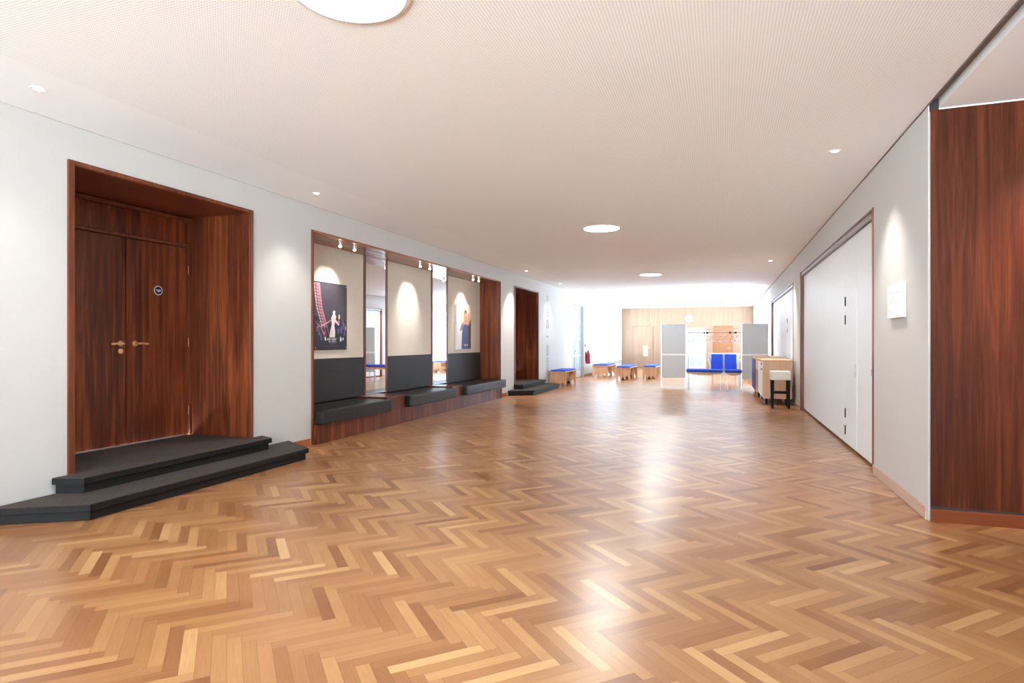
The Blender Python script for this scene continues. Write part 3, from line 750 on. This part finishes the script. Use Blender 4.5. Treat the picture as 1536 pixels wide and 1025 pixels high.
# ------------------------------------------------------------------ mobile counters and bar stool
def counter(x0,x1,y0,y1,zt,label,blue):
    t=thing('mobile_counter',label,'mobile counter',((x0+x1)/2,(y0+y1)/2,0),'mobile counters along the right wall')
    MB().box(x0+.03,x1,y0,y1,.13,zt-.03).build('counter_body',M['sand'],t,bevel=.004)
    MB().box(x0,x1+.01,y0-.01,y1+.01,zt-.03,zt).build('counter_top',M['sand'],t,bevel=.004)
    MB().box(x0+.012,x0+.03,y0+.10,y1-.05,.17,zt-.06).build('front_panel',M['navy'] if blue else M['white'],t,bevel=.003)
    for z in (.86,.74):
        if not blue: MB().box(x0+.002,x0+.012,y0+.12,y0+.34,z,z+.03).build('latch',M['black'],t)
    for x in (x0+.10,x1-.10):
        for y in (y0+.10,y1-.10):
            m=MB().cyl((x,y,.055),.055,'x',-.02,.02,18); m.box(x-.03,x+.03,y-.03,y+.03,.10,.13).box(x-.028,x-.022,y-.02,y+.02,.05,.11).box(x+.022,x+.028,y-.02,y+.02,.05,.11)
            m.build('caster',M['black'],t)
    return t
counter(.80,1.40,13.98,15.55,.965,'nearer sand-coloured mobile counter on black casters behind the bar stool',False)
counter(.74,1.38,15.70,17.35,.985,'farther mobile counter with a dark blue front, behind the sand-coloured one',True)
x0,x1,y0,y1=.93,1.31,13.2,13.56
t=thing('bar_stool','cream-topped bar stool with black legs in front of the sand-coloured counter','bar stool',(1.12,13.38,0))
MB().box(x0,x1,y0,y1,.575,.76).build('seat',M['stoolwhite'],t,bevel=.025,seg=3)
for sx in (x0+.04,x1-.04):
    for sy in (y0+.04,y1-.04):
        MB().add([(sx+a*r,sy+b*r,z) for z,r in ((0,.018),(.58,.026)) for a,b in ((-1,-1),(1,-1),(1,1),(-1,1))],[(0,1,2,3),(4,7,6,5),(0,4,5,1),(1,5,6,2),(2,6,7,3),(3,7,4,0)]).build('leg',M['black'],t)
for a,b in ((x0+.06,x1-.06),):
    for sy in (y0+.04,y1-.04): MB().box(a,b,sy-.012,sy+.012,.30,.335).build('stretcher',M['black'],t)
for sx in (x0+.04,x1-.04): MB().box(sx-.012,sx+.012,y0+.06,y1-.06,.22,.255).build('stretcher',M['black'],t)

# ------------------------------------------------------------------ far wall
def backdoor(name,x0,x1,zt,mat,frame,glazed=False):
    o=setting(name,((x0+x1)/2,YB,0)); y=YB
    MB().box(x0-.06,x0,y-.03,y,0,zt+.06).box(x1,x1+.06,y-.03,y,0,zt+.06).box(x0,x1,y-.03,y,zt,zt+.06).build('door_frame',frame,o,bevel=.004)
    if glazed:
        c=(x0+x1)/2
        for a,b in ((x0+.004,c-.002),(c+.002,x1-.004)):
            lf=MB().box(a,a+.05,y-.025,y,.01,zt-.004).box(b-.05,b,y-.025,y,.01,zt-.004).box(a+.05,b-.05,y-.025,y,.01,.12).box(a+.05,b-.05,y-.025,y,zt-.08,zt-.004).build('door_leaf',M['white'],o,bevel=.003)
            MB().box(a+.05,b-.05,y-.015,y-.008,.12,zt-.08).build('pane',M['frost'],lf)
    else:
        lf=MB().box(x0+.004,x1-.004,y-.02,y,.01,zt-.004).build('door_leaf',mat,o,bevel=.003)
        MB().lathe([(0,0),(.028,0),(.028,-.01),(.012,-.012),(.012,-.05),(0,-.055)],(x1-.1,y-.02,1.05),'y',14).tube([(x1-.1,y-.065,1.05),(x1-.23,y-.065,1.05)],.011).build('door_handle',M['brass'],lf,smooth=True)
    return o
backdoor('door_6',-4.45,-3.52,2.15,M['backwood'],M['backwood'])
backdoor('door_7',-1.74,-.85,2.02,None,M['white'],True)
backdoor('door_8',-.37,.46,2.12,M['backdoor'],M['backdoor'])
t=thing('wall_clock','round white clock high on the pale wood far wall','clock',(-1.62,YB,2.57))
MB().lathe([(0,0),(.2,0),(.2,-.04),(.185,-.05),(.18,-.035),(0,-.035)],(-1.62,YB,2.57),'y',36).build('clock_case',M['rim'],t,smooth=True)
MB().cyl((-1.62,YB,2.57),.178,'y',-.037,-.0352,36).build('clock_face',M['white'],t)
m=MB()
for k in range(12):
    a=k*PI/6; m.prism([(-1.62+r*math.sin(a+e),2.57+r*math.cos(a+e)) for r,e in ((.14,-.03),(.14,.03),(.165,.03),(.165,-.03))],'y',YB-.039,YB-.037)
m.build('hour_marks',M['signgrey'],t)
def hand(a,l,w,nm): 
    c,s=math.cos(a),math.sin(a)
    MB().prism([(-1.62+s*p+c*q,2.57+c*p-s*q) for p,q in ((-.02,-w),(-.02,w),(l,w*.6),(l,-w*.6))],'y',YB-.042,YB-.039).build(nm,M['signgrey'],t)
hand(math.radians(300),.09,.008,'hour_hand'); hand(math.radians(60),.14,.006,'minute_hand')
t=thing('door_notice','pale yellow notice on the far wall beside the left wooden door','notice',(-3.72,YB,1.0))
MB().box(-3.95,-3.72,YB-.028,YB-.0205,.62,1.16).build('notice_sheet',PM('pale_yellow_paper',240,232,176),t)

# ------------------------------------------------------------------ light
wd=bpy.data.worlds.new('daylight'); bpy.context.scene.world=wd; wd.use_nodes=True
wt=wd.node_tree; bg=wt.nodes['Background']; bg.inputs[1].default_value=9.5
# overcast sky above the horizon, brighter glow added below it to lift the ceiling
tc=wt.nodes.new('ShaderNodeTexCoord'); sp=wt.nodes.new('ShaderNodeSeparateXYZ'); wt.links.new(tc.outputs['Generated'],sp.inputs[0])
rp=wt.nodes.new('ShaderNodeValToRGB'); mr=wt.nodes.new('ShaderNodeMapRange'); mr.inputs[1].default_value=-1; mr.inputs[2].default_value=1
wt.links.new(sp.outputs[2],mr.inputs[0]); wt.links.new(mr.outputs[0],rp.inputs[0])
e=rp.color_ramp.elements; e[0].position=.47; e[0].color=(1.97,2.46,2.74,1); e[1].position=.52; e[1].color=(.60,.75,.90,1)
wt.links.new(rp.outputs[0],bg.inputs[0])
def portal(name,loc,rot,sx,sy):
    ld=bpy.data.lights.new(name,'AREA'); ld.shape='RECTANGLE'; ld.size=sx; ld.size_y=sy; ld.cycles.is_portal=True
    o=bpy.data.objects.new(name,ld); C.objects.link(o); o.location=loc; o.rotation_euler=rot
portal('portal_left',(L-.2,(WL[0]+WL[1])/2,1.5),(0,-PI/2,0),2.1,6.3)
portal('portal_right',(R+.2,(WR[0]+WR[1])/2,1.5),(0,PI/2,0),2.7,10.6)
portal('portal_rear',((WB[0]+WB[1])/2,YF-.18,(WB[2]+WB[3])/2),(PI/2,0,PI),7.2,2.8)

# ------------------------------------------------------------------ camera and view
cam=bpy.data.cameras.new('camera'); co=bpy.data.objects.new('camera',cam); C.objects.link(co)
FPX=894.; cam.sensor_width=36; cam.lens=FPX/1536*36; cam.shift_y=1/1536
co.location=(0,0,1.35); co.rotation_euler=(PI/2,0,math.atan((1083.5-768)/FPX))
cam.clip_end=200
sc=bpy.context.scene; sc.camera=co
sc.view_settings.view_transform='Standard'; sc.view_settings.look='None'; sc.view_settings.gamma=1; sc.view_settings.use_curve_mapping=False
sc.view_settings.exposure=0.92
sc.cycles.sample_clamp_indirect=10; sc.cycles.sample_clamp_direct=14; sc.cycles.blur_glossy=1.0; sc.cycles.max_bounces=10; sc.cycles.diffuse_bounces=6; sc.cycles.transparent_max_bounces=12
